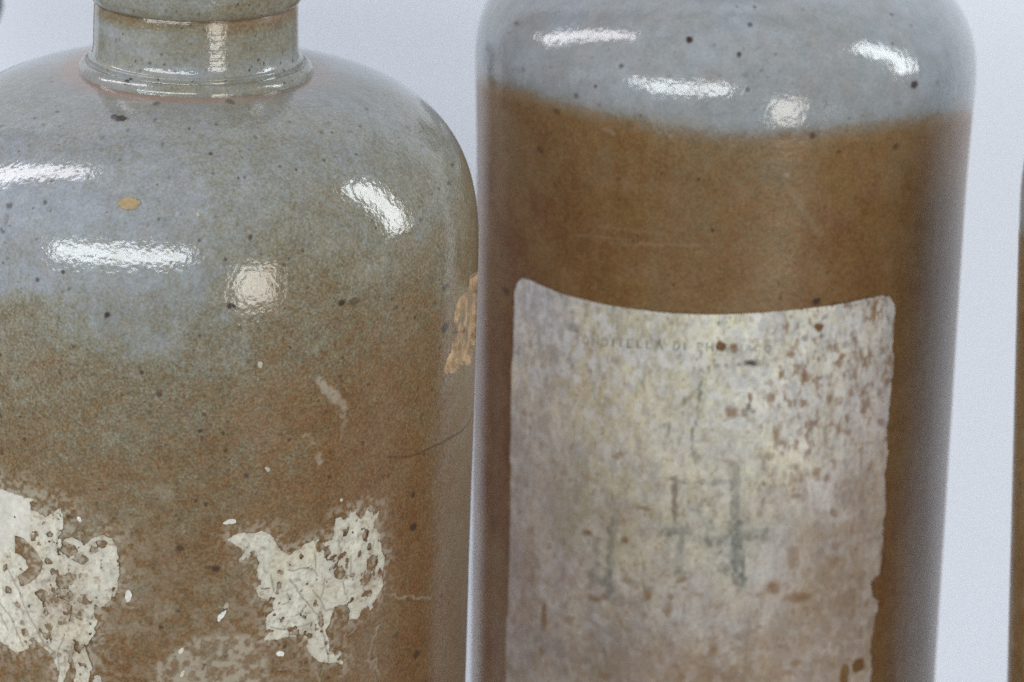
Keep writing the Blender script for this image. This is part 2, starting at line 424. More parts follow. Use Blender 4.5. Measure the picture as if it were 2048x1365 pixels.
SPOT_L = [(240,237,19,8,.95),(228,233,9,6,.8),(214,630,8,8,.92),(463,612,10,9,.9),(683,606,10,9,.85),(708,604,13,10,.5),(500,475,7,8,.75),(90,405,6,7,.6),(18,412,10,8,.6),(12,440,7,16,.25),
 (75,560,6,6,.7),(125,585,5,5,.4),(138,578,5,5,.4),(318,790,7,8,.7),(408,830,6,6,.55),(400,862,8,5,.75),(404,876,5,5,.6),(298,825,5,6,.5),(302,812,5,5,.4),(120,745,5,7,.5),(147,750,4,4,.4),
 (826,990,7,7,.75),(827,1055,10,9,.85),(833,1310,8,10,.75),(793,1270,7,6,.5),(412,1010,6,5,.6),(493,952,7,7,.65),(432,1138,11,8,.8),(418,1136,9,4,.5),(360,1097,10,9,.7),(660,955,5,5,.5),(765,955,5,5,.4),
 (193,1008,6,5,.5),(140,1035,10,5,.6),(0,830,6,8,.7),(4,905,5,8,.6),(310,240,5,5,.4),(256,262,5,5,.35),(406,272,5,4,.45),(87,250,6,5,.35),(125,270,5,5,.3),(205,275,6,6,.35),(325,290,5,6,.35),
 (580,245,5,4,.4),(510,275,5,5,.4),(498,300,5,4,.35),(312,207,8,6,.55),(460,203,11,7,.6),(733,218,7,5,.55),(815,255,6,6,.5),(840,265,6,5,.45),(905,330,5,6,.6),(898,366,5,6,.6),(841,440,5,5,.55),
 (785,598,6,5,.5),(890,655,9,12,.75),(890,575,6,9,.65),(863,560,6,12,.35),(880,695,4,6,.5),(860,120,4,4,.5),(632,675,6,5,.35),(480,655,5,7,.4),(500,640,4,8,.35),(670,690,4,4,.4),(70,725,4,4,.35),
 (405,1155,4,4,.4),(355,1222,7,4,.6),(240,1200,6,5,.3),(190,1300,7,9,.5),(183,1285,5,5,.5),(858,208,6,4,.7),(700,262,5,4,.35),(640,262,8,4,.2),(400,640,5,5,.35),(255,690,5,5,.3),(560,870,4,4,.4),(845,830,5,6,.4)]
rs = np.random.default_rng(5)
for _ in range(190):
    SPOT_L.append((rs.uniform(0, 940), rs.uniform(240, 1360), *([rs.uniform(2.4, 4.6)]*2), rs.uniform(.3, .75)))
CURL = [(732,218,738,238),(738,238,748,262),(748,262,751,286),(751,286,738,300),(738,300,728,300)]
LINE_L = [(a,b,c,d,7,.16) for a,b,c,d in CURL]+[(618,112,640,124,6,.22),(640,124,656,142,6,.22),(625,214,662,212,7,.25),(600,216,625,214,6,.18),(770,276,815,320,0,.0)]
CRACK = [(775,913,810,916),(810,916,842,906),(842,906,866,893),(866,893,896,879),(896,879,920,866),(920,866,936,849),(936,849,944,830)]
CHIP = [(958,545),(948,548),(940,552),(938,575),(922,590),(912,610),(908,640),(911,660),(905,672),(903,690),(900,705),(893,722),(886,735),(884,748),(900,752),(910,745),(925,735),(940,730),(948,700),(950,690),(966,690),(970,545)]
PALE_L = [(640,760,652,780,16,.55),(652,780,672,795,22,.5),(672,795,688,815,16,.42),(685,815,688,850,10,.3),(686,850,684,880,8,.2),(635,915,640,925,16,.45),(620,880,626,884,12,.22),(320,980,335,990,26,.25),
 (270,1110,250,1090,6,.2),(610,870,616,873,8,.3),(700,545,760,545,40,.10),(765,522,770,524,14,.32),(640,490,700,480,30,.10),(335,1215,352,1222,18,.22),(300,1155,310,1160,22,.18),(480,1080,482,1140,20,.12)]+[(a,b,c,d,3.2,.42) for a,b,c,d in ((768,1186,790,1192),(790,1192,800,1199),(800,1199,812,1194),(812,1194,850,1198),(850,1198,862,1200),(560,1340,600,1336),(600,1336,626,1341),(700,1270,712,1255),(758,1250,742,1290),(742,1290,738,1310),(735,1320,752,1330),(752,1330,745,1345),(752,1318,756,1350),(724,990,728,1008),(688,1260,690,1290),(628,1330,640,1365),(560,1283,562,1300),(452,1240,470,1262),(455,1222,440,1212),(740,1316,741,1340),(741,1326,752,1318),(741,1326,730,1320),(741,1330,750,1338),(436,1286,446,1294),(446,1294,440,1302))]
FILM_L = [(300,1340),(300,1320),(330,1316),(360,1290),(380,1270),(440,1262),(500,1265),(530,1300),(545,1345),(560,1380),(300,1380)]

def crop(pts, x, y, s): return np.array([(x+a/s, y+b/s) for a, b in pts], float)
FR_R = crop([(60,295),(110,255),(180,245),(250,238),(320,232),(380,260),(405,300),(430,345),(470,385),(515,415),(560,380),(600,365),(640,325),(700,305),(735,295),(780,320),(830,295),(848,250),(848,180),(860,130),(905,128),(915,150),(955,130),(975,85),(1020,65),(1010,105),(1050,145),(1085,100),(1095,60),(1125,50),(1135,90),(1145,120),(1190,72),(1185,110),(1145,165),(1140,200),(1190,250),(1198,310),(1195,380),(1225,430),(1225,500),(1205,560),(1215,640),(1190,700),(1150,760),(1125,830),(1100,790),(1050,830),(1020,890),(960,890),(965,830),(935,780),(900,780),(850,810),(830,870),(815,930),(790,980),(810,1050),(815,1130),(900,1130),(905,1180),(920,1230),(870,1215),(820,1220),(740,1215),(690,1170),(650,1110),(625,1080),(560,1020),(510,1015),(430,1045),(330,1045),(350,990),(340,930),(345,860),(400,820),(390,770),(290,720),(270,660),(310,620),(290,590),(270,540),(295,470),(270,410),(210,425),(150,465),(140,440),(185,385),(150,350)], 440, 1000, 3.739)
HO_R = [(932,240,25,30),(1082,258,28,42),(745,340,32,38),(795,385,22,38),(605,415,18,18),(835,425,22,18),(860,490,20,15),(890,545,45,40),(1130,470,45,60),(1100,570,40,50),(1190,545,15,25),(455,538,18,15),(435,640,18,22),(432,685,15,15),(382,750,22,18),(710,770,20,18),(755,900,18,50),(680,930,12,22),(465,885,16,16),(560,985,20,14),(590,1030,30,25),(630,1060,25,25),(665,1018,22,20),(1095,700,40,20),(1075,610,25,30),(930,405,20,20),(1035,400,18,28),(980,570,22,16),(1110,350,18,20),(325,860,18,15)]
CR_R = [(520,590,640,760),(640,760,740,870),(740,870,770,1000),(770,1000,810,1210),(380,950,480,965),(480,965,670,925),(540,530,600,505),(600,505,700,515),(700,515,720,560),(780,590,770,670),(770,670,750,740),(750,740,790,830),(790,830,870,800),(690,670,740,740),(500,700,520,760),(520,760,460,780),(920,610,930,700),(970,420,975,560),(380,560,400,680),(560,860,640,800),(880,300,900,380),(700,400,710,500)]
FR_L = crop([(-330,-90),(0,55),(120,100),(240,132),(205,150),(210,205),(240,205),(305,250),(330,240),(410,190),(425,230),(428,320),(400,390),(440,395),(490,380),(550,410),(570,440),(640,385),(700,370),(760,395),(785,440),(800,520),(805,620),(795,720),(770,790),(700,850),(640,860),(635,900),(660,960),(640,1040),(600,1090),(580,1130),(600,1200),(630,1260),(600,1330),(590,1420),(480,1420),(520,1310),(500,1220),(450,1290),(420,1420),(380,1420),(400,1300),(350,1180),(280,1110),(200,1130),(120,1165),(70,1140),(0,1080),(-330,1000)], 0, 960, 3.37)
HP_L = crop([(100,370),(160,385),(220,440),(260,490),(300,560),(270,640),(200,700),(140,720),(125,650),(190,590),(180,540),(140,500),(105,490)], 0, 960, 3.37)
HO_L = [(470,470,55,40),(545,530,50,32),(690,430,32,22),(340,360,20,15),(370,615,27,20),(330,540,27,20),(290,770,45,25),(420,690,45,45),(480,660,35,30),(60,735,28,22),(120,840,20,18),(170,1025,20,18),(150,955,15,14),(225,390,18,25),(40,590,16,20),(250,365,12,12),(640,470,30,18)]
CR_L = [(60,600,120,720),(120,720,200,920),(200,920,310,1110),(310,1110,390,1180),(390,1180,400,1300),(0,820,80,930),(80,930,160,1120),(430,1060,390,1160),(0,900,60,1010),(400,330,390,480)]
def fields_left(U, S):
    P = POT_L
    iron = field_pts(P, U, S, [(x_, y_, v_*(.72 if v_ < .30 and y_ > 170 else .80 if x_ > 640 and y_ < 530 else 1)) for x_, y_, v_ in IRON_L], 3.2, 6)
    # diagonal wiped streaks left by the potter's hand
    a = math.radians(27); x = U*math.cos(a)+S*math.sin(a); y = -U*math.sin(a)+S*math.cos(a)
    st = fbm(x*.05, y*.62, 3, 4)-.5
    iron = iron+.05*sstep(2, -8, S)+.03*sstep(-8, -30, S)+st*.24*sstep(14, -4, S)+(fbm(U*.25, S*.25, 11, 4)-.5)*.22*sstep(22, 8, S)+(fbm(U*.25, S*.25, 12, 4)-.5)*.08
    iron = iron+(fbm(U*1.3, S*1.3, 13, 3)-.5)*.16
    back = sstep(62, 80, np.abs(U)); iron = iron*(1-back)+back*np.clip(.5-S/60, 0.1, .7)
    dark = spots(P, U, S, SPOT_L, 21); dark = np.maximum(dark, strokes(P, U, S, LINE_L))
    cr = strokes(P, U, S, [(*c, 2.4+i*.2, .6+.08*i) for i, c in enumerate(CRACK)], 0, .1)
    dark = np.maximum(dark, cr)
    tint = fbm(U*.6, S*.6, 31, 3)
    # pinkish flashing round the collar
    S_R = np.interp(-.0192, -P.r[900:], P.s[900:])*1000
    pk = np.exp(-(np.minimum(S-S_R, 0)/2.6)**2)*(.55+.25*sstep(8, -18, U*1.0))*(.45+tint*.9)
    pk = pk+.30*np.exp(-((S-S_R+.3)/.9)**2)*tint
    pk = pk+.07*sstep(.55, .75, fbm(U*.35+9, S*.35, 41, 3))*sstep(36, 20, np.abs(S-10))
    pk = pk+.12*np.exp(-(((U-31)/3.0)**2+((S+33)/14.0)**2))*.5
    pale = strokes(P, U, S, PALE_L, 5, .6)*(.6+.6*vn(U*2.2, S*2.2, 51))
    film = poly_sd(U, S, P.uv(*np.array(FILM_L, float).T))+1.6*(fbm(U*.7, S*.7, 61, 4)-.5)
    pale = np.maximum(pale, .55*sstep(-.6, 1.2, film)*(.22+.9*sstep(.40, .62, fbm(U*1.2, S*1.2, 62, 5))))
    pt = P.uv([60, 140, 240, 300], [1120, 1180, 1150, 1250])
    ghost = np.exp(-(((U-pt[2, 0])/9)**2+((S-pt[2, 1]-2)/11)**2))
    pale = np.maximum(pale, .26*ghost*sstep(.35, .7, fbm(U*.8, S*.8, 63, 4)))
    for poly, wd in ((FR_R, 1.5), (FR_L, 2.5)):
        sdp = poly_sd(U, S, P.uv(poly[:, 0], poly[:, 1]))
        lace = sstep(.44, .62, fbm(U*1.6, S*1.6, 67, 5))*sstep(-wd*2.2, .6, sdp+wd*1.6*(fbm(U*.4, S*.4, 69, 3)-.5))
        pale = np.maximum(pale, .62*lace)
    low = sstep(-30, -42, S)*sstep(34, 20, U)
    pale = np.maximum(pale, .22*low*sstep(.45, .75, fbm(U*.9, S*.9, 66, 4)))
    chip_sd = poly_sd(U, S, P.uv(*np.array(CHIP, float).T))+1.2*(fbm(U*1.5, S*1.5, 71, 5)-.5)
    clay = sstep(-.05, .12, chip_sd)
    h = -.00075*sstep(0, .9, chip_sd)*(.8+.4*vn(U*.9, S*.9, 73)) + .00008*clay*(vn(U*3, S*1.2, 72)-.5)
    lip_shadow = (chip_sd > -.25) & (chip_sd < .1)
    dark = np.where(clay > .5, dark*.3, dark)
    v6, v7 = P.uv([905, 895], [650, 748])[:, 1]
    dark = np.maximum(dark, .9*(1-sstep(.04, .20, np.abs(chip_sd-.02)))*sstep(v7-2, v7+1.5, S)*sstep(v6+3, v6-1, S)*(.5+.8*vn(U*2, S*2, 74)))  # shade along the chip's lower rim, painted into the dark mask
    dark = np.maximum(dark, strokes(P, U, S, [(905, 668, 938, 664, 4, .45), (918, 640, 920, 660, 2, .3), (912, 700, 930, 690, 3, .25)], 9, .2))
    u0 = P.uv([937], [662])[0]
    dark = np.maximum(dark, clay*.95*(1-sstep(.25, .7, np.hypot((U-u0[0])/.7, S-u0[1]))))
    # thrown surface: a slight swell and the orange-peel of the salt
    disp = h + .00010*(fbm(U*.05, S*.12, 81, 2)-.5) - .00012*cr
    return dict(iron=iron, dark=dark, pale=np.clip(pale, 0, .9), pink=np.clip(pk, 0, .8), clay=clay), disp

bl = thing('stoneware_bottle', 'grey and brown salt glazed bottle with collared neck and torn paper label remnants', 'bottle', (O_LEFT[0], O_LEFT[1], 0), GROUP)
body('body', POT_L, M_LEFT, bl, -.066, .00022, fields_left)

def z_for(pot, r, py):
    """height (over the shelf) at which a ring of radius r shows its front at image row py"""
    th = math.atan2(CAM[0]-pot.O[0], -(CAM[1]-pot.O[1]))
    zs = np.linspace(-.01, .10, 4000)
    P = pot.O+np.stack([r*math.sin(th)+0*zs, -r*math.cos(th)+0*zs, zs], -1)-CAM
    y = 682.5-FPX*(P@UP)/(P@FW)
    return float(np.interp(-py, -y, zs))-pot.base
zt = POT_L.b-POT_L.base
zr = z_for(POT_L, .0182, 198); zg = z_for(POT_L, .0166, 172); zl = z_for(POT_L, .0161, 43)
neck_pts = [(.0140, zr-.004), (.0192, zr-.0022), (.0190, zr-.0012), (.0184, zr-.0008), (.0183, zr+.0002), (.0181, zr+.0011), (.0174, zr+.0018), (.0168, zg), (.01665, zg+.0004), (.0167, zg+.0009), (.01625, zg+.0013),
            (.0160, zg+.0026), (.0159, zg+.006), (.0158, zl-.0012), (.01565, zl), (.0155, zl+.002)]
def neck_attr(TH, Z):
    U = TH*16; S = (Z-zg)*1000; top = (zl-zg)*1000
    iron = .16+.30*(fbm(U*.12, S*.5, 101, 4)-.4)+.34*sstep(top-3.2, top-.3, S)*(.5+fbm(U*.3, S*.6, 102, 3))+.22*sstep(-1.6, -2.8, S)*(.3+fbm(U*.25+3, S*.3, 106, 3))
    iron += .16*sstep(0, 12, U)*sstep(2, 10, S)
    pink = .55*sstep(-2.0, -3.4, S)*(.5+.6*fbm(U*.2, S*.3, 103, 3))+.4*sstep(top-2.5, top-.5, S)*sstep(4, 14, U)*fbm(U*.5, S*.5, 104, 2)
    dark = np.zeros(U.shape); r = np.random.default_rng(8)
    for _ in range(80):
        u, s, q = r.uniform(-26, 26), r.uniform(-2.5, top), r.uniform(.10, .25)
        if r.random() < .12: q *= 1.7
        d = np.hypot(U-u, S-s)/q; dark = np.maximum(dark, r.uniform(.35, .95)*(1-sstep(.6, 1.4, d)))
    dark = np.maximum(dark, .55*(1-sstep(.25, .6, np.abs(S-top)))*(.4+.6*fbm(U*.3, S, 105, 2)))
    return dict(iron=iron, dark=dark, pale=.15*sstep(.6, .8, fbm(U*.3, S*1.5, 107, 3)), pink=np.clip(pink, 0, .7), clay=0*U)
lathe('neck', smooth_profile(neck_pts, 9), 720, M_NECK, bl, neck_attr)
lip_pts = [(.0150, zl+.0003), (.0156, zl-.0001), (.0160, zl), (.01640, zl+.0006), (.01665, zl+.0016), (.01675, zl+.004), (.0167, zl+.007), (.0163, zl+.0094), (.0154, zl+.0106), (.0138, zl+.0108), (.0124, zl+.0100), (.0117, zl+.008), (.0115, zl), (.0115, zl-.03)]
def lip_attr(TH, Z):
    U = TH*16; S = (Z-zl)*1000
    iron = .20+.4*(fbm(U*.12, S*.5, 111, 4)-.4)+.15*sstep(2, 14, U); dark = np.zeros(U.shape); r = np.random.default_rng(18)
    for _ in range(60):
        u, s, q = r.uniform(-26, 26), r.uniform(.3, 10), r.uniform(.10, .25)
        d = np.hypot(U-u, S-s)/q; dark = np.maximum(dark, r.uniform(.3, .9)*(1-sstep(.6, 1.4, d)))
    return dict(iron=iron, dark=dark, pale=0*U, pink=0*U, clay=0*U)
lathe('lip', smooth_profile(lip_pts, 9), 540, M_NECK, bl, lip_attr)

# ---- torn paper on the left bottle
def paper_piece(name, label, pot, poly, holes, polyh, creases, cx, cy, cs, base, seed, thin_c, step=.13, u_min=None):
    P2 = pot.uv(poly[:, 0], poly[:, 1])
    H = [(pot.uv([cx+a/cs], [cy+b/cs])[0], c/cs*.084, d/cs*.092) for a, b, c, d in holes]
    PH = [pot.uv(p[:, 0], p[:, 1]) for p in polyh]
    CRs = [(cx+a/cs, cy+b/cs, cx+c/cs, cy+d/cs, 3.0, .8) for a, b, c, d in creases]
    TC = [(pot.uv([cx+a/cs], [cy+b/cs])[0], c/cs*.085, d) for a, b, c, d in thin_c]
    def thin(U, V):
        t = 0*U
        for c, r, k in TC: t = np.maximum(t, k*np.exp(-(np.hypot(U-c[0], V-c[1])/r)**2))
        return t
    def field(U, V):
        f = poly_sd(U, V, P2)+.55*(fbm(U*1.5, V*1.5, seed, 4)-.5)*.6+.26*(fbm(U*4, V*4, seed+12, 2)-.5)+.14*(vn(U*5, V*5, seed+9)-.5)
        for c, a, b in H:
            d = (np.hypot((U-c[0])/a, (V-c[1])/b)-1)*min(a, b)*.9+.75*(fbm(U*1.8, V*1.8, seed+4, 3)-.5); f = np.minimum(f, d)
        for p in PH: f = np.minimum(f, -poly_sd(U, V, p)+.4*(fbm(U*1.4, V*1.4, seed+5, 3)-.5))
        worm = fbm(U*1.15, V*1.15, seed+6, 5); f = np.minimum(f, (.70+.075*sstep(0, 2.6, poly_sd(U, V, P2))-worm-.34*thin(U, V))*3)
        return f
    lc = lin(np.array([197, 194, 180])); clean = lin(np.array([196, 193, 182])); br = lin(np.array([128, 106, 84])); cr_ = lin(np.array([122, 112, 98])); buff = lin(np.array([188, 168, 128]))
    def colour(U, V):
        n1 = fbm(U*.5, V*.5, seed+20, 4)[..., None]; c = lc*(.86+.30*n1)
        c = c+(buff-c)*(.22*sstep(.52, .75, fbm(U*.3+5, V*.3, seed+23, 3)))[..., None]
        k = base(U, V)[..., None]; c = c+(clean-c)*k
        tb = np.clip(.85*thin(U, V)*fbm(U*1.2, V*1.2, seed+21, 3)*1.5+.5*sstep(.55, .8, fbm(U*1.6, V*1.6, seed+22, 4)), 0, .85)[..., None]*(1-k); c = c+(br-c)*tb
        fe = field(U, V); ed = 1-sstep(0, .75, fe+.5*(fbm(U*2.2, V*2.2, seed+24, 3)-.5)); c = c+(br-c)*((.26*ed)*(.4+.8*fbm(U*1.7, V*1.7, seed+25, 3))*(1-.6*k[..., 0]))[..., None]
        vein = np.maximum(1-np.abs(fbm(U*.55, V*.55, seed+26, 3)-.5)/.016, 0)+.8*np.maximum(1-np.abs(fbm(U*1.1+9, V*1.1, seed+27, 3)-.5)/.03, 0); c = c+(cr_-c)*(.42*np.clip(vein, 0, 1)*(1-k[..., 0]))[..., None]
        s = strokes(pot, U.ravel(), V.ravel(), CRs, seed, .25).reshape(U.shape)[..., None]; c = c+(cr_-c)*s*.75
        return c*KA
    off = lambda U, V: .00002+.00022*sstep(.45, .75, fbm(U*.35, V*.35, seed+30, 3))
    o = iso_sheet(name, pot, P2[:, 0].min()-1 if u_min is None else u_min, P2[:, 0].max()+1, P2[:, 1].min()-1, P2[:, 1].max()+1, step, field, off, .00009, M_PAPER, bl, colour)
    if label: o['label'] = label
    return o
paper_piece('label_remnant', 'ragged cream scrap of paper full of wormholes', POT_L, FR_R, HO_R, [], CR_R, 440, 1000, 3.739, lambda U, V: 0*U, 300, [(880,480,90,.55),(1110,600,90,.6),(600,1040,90,.5)])
tl = POT_L.uv([10, 60], [1010, 1070])
cl = POT_L.uv([0, 62, 62, 58, 30, 0], [960, 990, 1040, 1090, 1070, 1120])
def clean_l(U, V):
    e = np.vstack([cl[:, :], [[cl[0, 0]-40, cl[-1, 1]], [cl[0, 0]-40, cl[0, 1]+8]]])
    return sstep(-.15, .25, poly_sd(U, V, e)+.5*(fbm(U*1.2, V*1.2, 77, 3)-.5))
paper_piece('label_remnant', 'torn corner of the white paper label with brown crumbling edge', POT_L, FR_L, HO_L, [HP_L], CR_L, 0, 960, 3.37, clean_l, 400, [(430,820,190,.75),(300,1000,120,.5),(500,1150,110,.65)], .14)
def flake(px, py, rx, ry, rot, c, seed, name='paper_flake'):
    q = POT_L.uv([px], [py])[0]; a, b = rx*.083, ry*.088; co_, si = math.cos(math.radians(rot)), math.sin(math.radians(rot))
    def field(U, V):
        x, y = (U-q[0])*co_+(V-q[1])*si, -(U-q[0])*si+(V-q[1])*co_
        return (1-np.hypot(x/a, y/b))*min(a, b)+.30*min(a, b)*(vn(U*2.6, V*2.6, seed)-.5)*2
    m = 1.7*max(a, b)
    cc = lin(np.array(c))*KA
    return iso_sheet(name, POT_L, q[0]-m, q[0]+m, q[1]-m, q[1]+m, max(.05, min(a, b)/6), field, .00001, .00012, M_PAPER, bl, lambda U, V: cc*(.9+.2*vn(U*4, V*4, seed))[..., None])
for i, f in enumerate([(460,1043,12,4.5,8,(206,204,196)),(257,1192,6.5,10,0,(204,200,194)),(443,1231,4.5,10,-30,(206,206,202)),(452,1212,4,6,-30,(160,150,136)),(362,1302,4,5.5,-30,(206,200,186)),(365,1347,3.5,6,-25,(200,190,172)),(560,1307,7,5.5,-25,(214,212,206)),
        (159,1038,4.5,4.5,0,(204,200,194)),(520,729,5,5,0,(178,170,156)),(535,938,5,4,-35,(172,164,148)),
        (682,1000,3.5,3.5,0,(180,172,158)),(195,1362,8,12,-20,(172,168,156)),(395,430,3,3,0,(190,178,150))]):
    flake(*f, 500+i)
o = flake(258, 408, 19, 11, 8, (160, 140, 108), 602, 'ochre_deposit')
for k in ((752,1185,765,1196),(765,1196,790,1194),(790,1194,800,1200),(800,1200,828,1196)): pass

# ---- right bottle
GL_R = [(950,148),(985,165),(1060,190),(1150,217),(1230,236),(1330,255),(1420,268),(1500,275),(1580,273),(1660,266),(1720,258),(1800,246),(1860,236),(1900,228),(1950,215)]
IRON_R = [(1000,400,.86),(1060,300,.78),(1150,300,.76),(1250,330,.74),(1400,330,.68),(1550,330,.66),(1700,330,.74),(1850,350,.80),(1010,550,.84),(1130,450,.84),(1250,470,.78),(1400,430,.72),(1550,470,.70),(1700,480,.82),(1500,560,.74),(1250,560,.80),(1840,550,.84),
  (990,700,.90),(990,900,.92),(990,1100,.86),(1000,1300,.86),(1830,800,.80),(1800,1000,.86),(1790,1250,.88),(1860,900,.74),(1680,570,.84)]
SPOT_R = [(1378,80,9,9,.97),(1828,170,9,10,.92),(1500,50,7,6,.7),(1478,110,6,7,.85),(1243,132,6,6,.7),(1153,192,6,7,.6),(1115,224,9,8,.55),(1495,180,6,7,.6),(1490,150,7,7,.25),(1080,300,9,8,.55),(1632,603,11,9,.92),(1668,606,4,4,.6),(1625,272,8,9,.65),(1792,293,7,7,.6),(1012,582,10,9,.7),
  (1033,47,7,6,.45),(1048,140,7,6,.3),(1237,358,5,5,.45),(1265,385,4,4,.4),(1655,545,6,5,.5),(1110,370,5,5,.35),(1455,40,8,6,.12),(1605,20,5,5,.3),(1428,92,6,5,.35),(1280,122,4,4,.25),(1102,134,4,4,.3),(1198,210,5,5,.3),(1440,152,4,4,.3),(1697,237,5,5,.4),(1724,232,5,5,.3),(1260,250,12,9,.22),
  (1650,415,5,5,.4),(1395,555,4,4,.4),(1555,390,4,4,.35),(1240,285,5,5,.2),(985,1048,7,6,.5),(1850,420,6,6,.3),(1470,330,4,4,.3),(1385,280,4,4,.35)]
rs = np.random.default_rng(15)
for _ in range(130):
    SPOT_R.append((rs.uniform(960, 1930), rs.uniform(5, 640), *([rs.uniform(2, 4)]*2), rs.uniform(.12, .45)))
PALE_R = [(1200,452,1330,470,5,.10),(1150,470,1260,480,4,.12),(1235,488,1400,490,4,.14),(1580,380,1640,470,18,.08),(1338,272,1342,276,8,.35),(1210,258,1218,262,10,.2),(1310,245,1400,240,30,.12),(1572,345,1576,350,6,.3),(1225,262,1232,270,7,.25),(958,160,964,168,10,.3)]
def fields_right(U, S):
    P = POT_R
    g = np.array(GL_R, float); e = P.uv(g[:, 0], g[:, 1]); k = np.argsort(e[:, 0])
    edge = np.interp(U, e[k, 0], e[k, 1])+.5*(fbm(U*.25, S*.05, 201, 3)-.5)
    d = edge-S                                                       # positive below the dip line
    iron_lo = field_pts(P, U, S, IRON_R, 3.0, 14)
    iron_lo = iron_lo+(fbm(U*.16, S*.16, 203, 4)-.5)*.30+(fbm(U*.9, S*.12, 205, 3)-.5)*.10
    iron_hi = .07+.22*(fbm(U*.14, S*.14, 207, 4)-.4)+.16*sstep(4, 0, -d)*fbm(U*.3, S*.3, 208, 3)
    mixw = sstep(-2.5, 2.8, d+1.5*(fbm(U*1.2, S*1.2, 209, 3)-.5))
    iron = iron_hi*(1-mixw)+iron_lo*mixw
    dark = spots(P, U, S, SPOT_R, 23)
    pink = .35*np.exp(-((d-.3)/.9)**2)*(fbm(U*.3, S*.3, 211, 3))
    pink = pink+.10*sstep(.5, .8, fbm(U*.2+4, S*.2, 213, 3))
    pale = strokes(P, U, S, PALE_R, 25, .5)
    disp = .00012*(fbm(U*.05, S*.10, 221, 2)-.5)+.00004*(fbm(U*.4, S*.02, 223, 2)-.5)
    disp = disp+.00010*sstep(.6, -1.2, d)                            # the dipped glaze stands a little proud
    return dict(iron=iron, dark=dark, pale=np.clip(pale, 0, .6), pink=np.clip(pink, 0, .6), clay=0*U), disp
br_ = thing('stoneware_bottle', 'tall brown bottle with smooth grey glazed shoulder and large stained paper label', 'bottle', (O_RIGHT[0], O_RIGHT[1], 0), GROUP)
body('body', POT_R, M_RIGHT, br_, -.113, .00026, fields_right)

# ---- label of the right bottle
LAB = [(1030,610),(1031,585),(1036,567),(1046,556),(1060,560),(1100,577),(1150,594),(1210,609),(1270,618),(1340,625),(1410,628),(1480,627),(1560,622),(1640,613),(1700,603),(1740,594),(1762,590),(1776,594),(1785,606),(1787,625),(1785,680),(1781,750),(1777,820),(1770,860),(1774,900),(1766,940),(1768,1000),(1764,1080),(1760,1120),(1755,1145),(1738,1165),(1740,1190),(1752,1200),(1746,1260),(1738,1300),(1742,1340),(1730,1420),(1715,1500),(1400,1540),(1050,1480),(1014,1420),(1016,1300),(1020,1150),(1023,1000),(1026,850),(1028,720)]
BROWN = [(1441,692,10,10,.95),(1467,696,7,10,.9),(1637,654,10,10,.95),(1576,653,4,11,.7),(1582,709,9,7,.85),(1562,751,6,8,.85),(1611,755,14,9,.75),(1746,620,6,24,.8),(1681,722,5,14,.5),(1462,824,12,9,.9),(1487,826,6,7,.7),(1501,795,5,8,.8),(1540,794,9,8,.85),(1723,786,6,9,.75),(1756,784,6,8,.65),
 (1554,869,8,20,.55),(1567,886,12,9,.5),(1518,910,9,6,.45),(1536,912,9,7,.5),(1455,922,20,4,.4),(1586,931,12,4,.45),(1603,952,5,13,.35),(1633,944,9,9,.6),(1653,958,7,10,.55),(1592,992,12,6,.55),(1650,872,5,24,.5),(1721,911,5,40,.5),(1667,1025,8,9,.75),(1526,1003,5,12,.4),(1519,1028,6,7,.6),
 (1664,800,7,34,.35),(1176,1066,11,6,.9),(1250,1080,8,7,.9),(1288,1016,14,4,.7),(1350,993,5,36,.45),(1344,959,13,4,.5),(1189,1197,15,8,.75),(1208,1195,7,7,.6),(1295,1190,11,12,.8),(1363,1160,10,6,.7),(1335,1221,10,12,.7),(1344,1195,5,6,.6),(1089,1231,9,32,.9),(1048,1190,8,24,.45),(1137,1240,12,8,.55),
 (1255,1161,13,6,.5),(1289,1231,8,9,.5),(1255,1258,9,7,.45),(1210,1352,14,9,.75),(1363,1352,9,8,.7),(1425,1303,8,15,.65),(1084,1303,7,9,.55),(1093,1330,4,14,.5),(1238,912,8,6,.55),(1131,948,12,5,.35),(1097,1093,7,7,.4),(1546,1175,20,14,.8),(1599,1194,30,11,.85),(1586,1114,15,28,.55),(1667,1125,11,13,.65),
 (1671,1092,12,9,.45),(1721,1265,8,13,.65),(1590,1325,16,7,.6),(1572,1345,20,8,.6),(1716,1329,18,17,.95),(1688,1350,13,28,.95),(1733,1205,8,8,.6),(1050,824,9,8,.55),(1063,828,8,6,.5),(1095,1290,5,5,.3),(1700,1060,40,26,.3),(1720,1030,16,60,.35),(1640,1140,60,40,.22),(1418,1008,5,5,.6),(1378,1003,5,5,.5),(1480,1075,0,0,0),(1165,640,0,0,0),(1640,1330,70,14,.2),(1480,1350,120,24,.28),(1640,1230,75,45,.30),(1560,1290,70,40,.26),(1700,1200,26,70,.30),(1620,1080,45,40,.25),(1330,1330,120,40,.2),(1060,1150,26,90,.22),(1690,980,30,50,.22),(1110,760,40,60,.12)]
DARKS = [(1503,725,12,7,.92),(1497,812,5,10,.7),(1505,822,6,5,.5),(1525,967,4,5,.6),(1400,708,4,9,.5),(1370,800,5,9,.5),(1393,716,3,4,.5),(1438,646,4,5,.5),(1445,642,3,3,.4),(1648,635,6,5,.5),(1608,677,6,5,.5),(1420,732,4,4,.45),(1433,731,4,4,.4),(1452,732,4,5,.4),(1477,730,6,4,.5),(1146,655,16,10,.4),(1152,662,8,5,.45),(1700,735,5,10,.4),(1690,690,7,6,.4)]
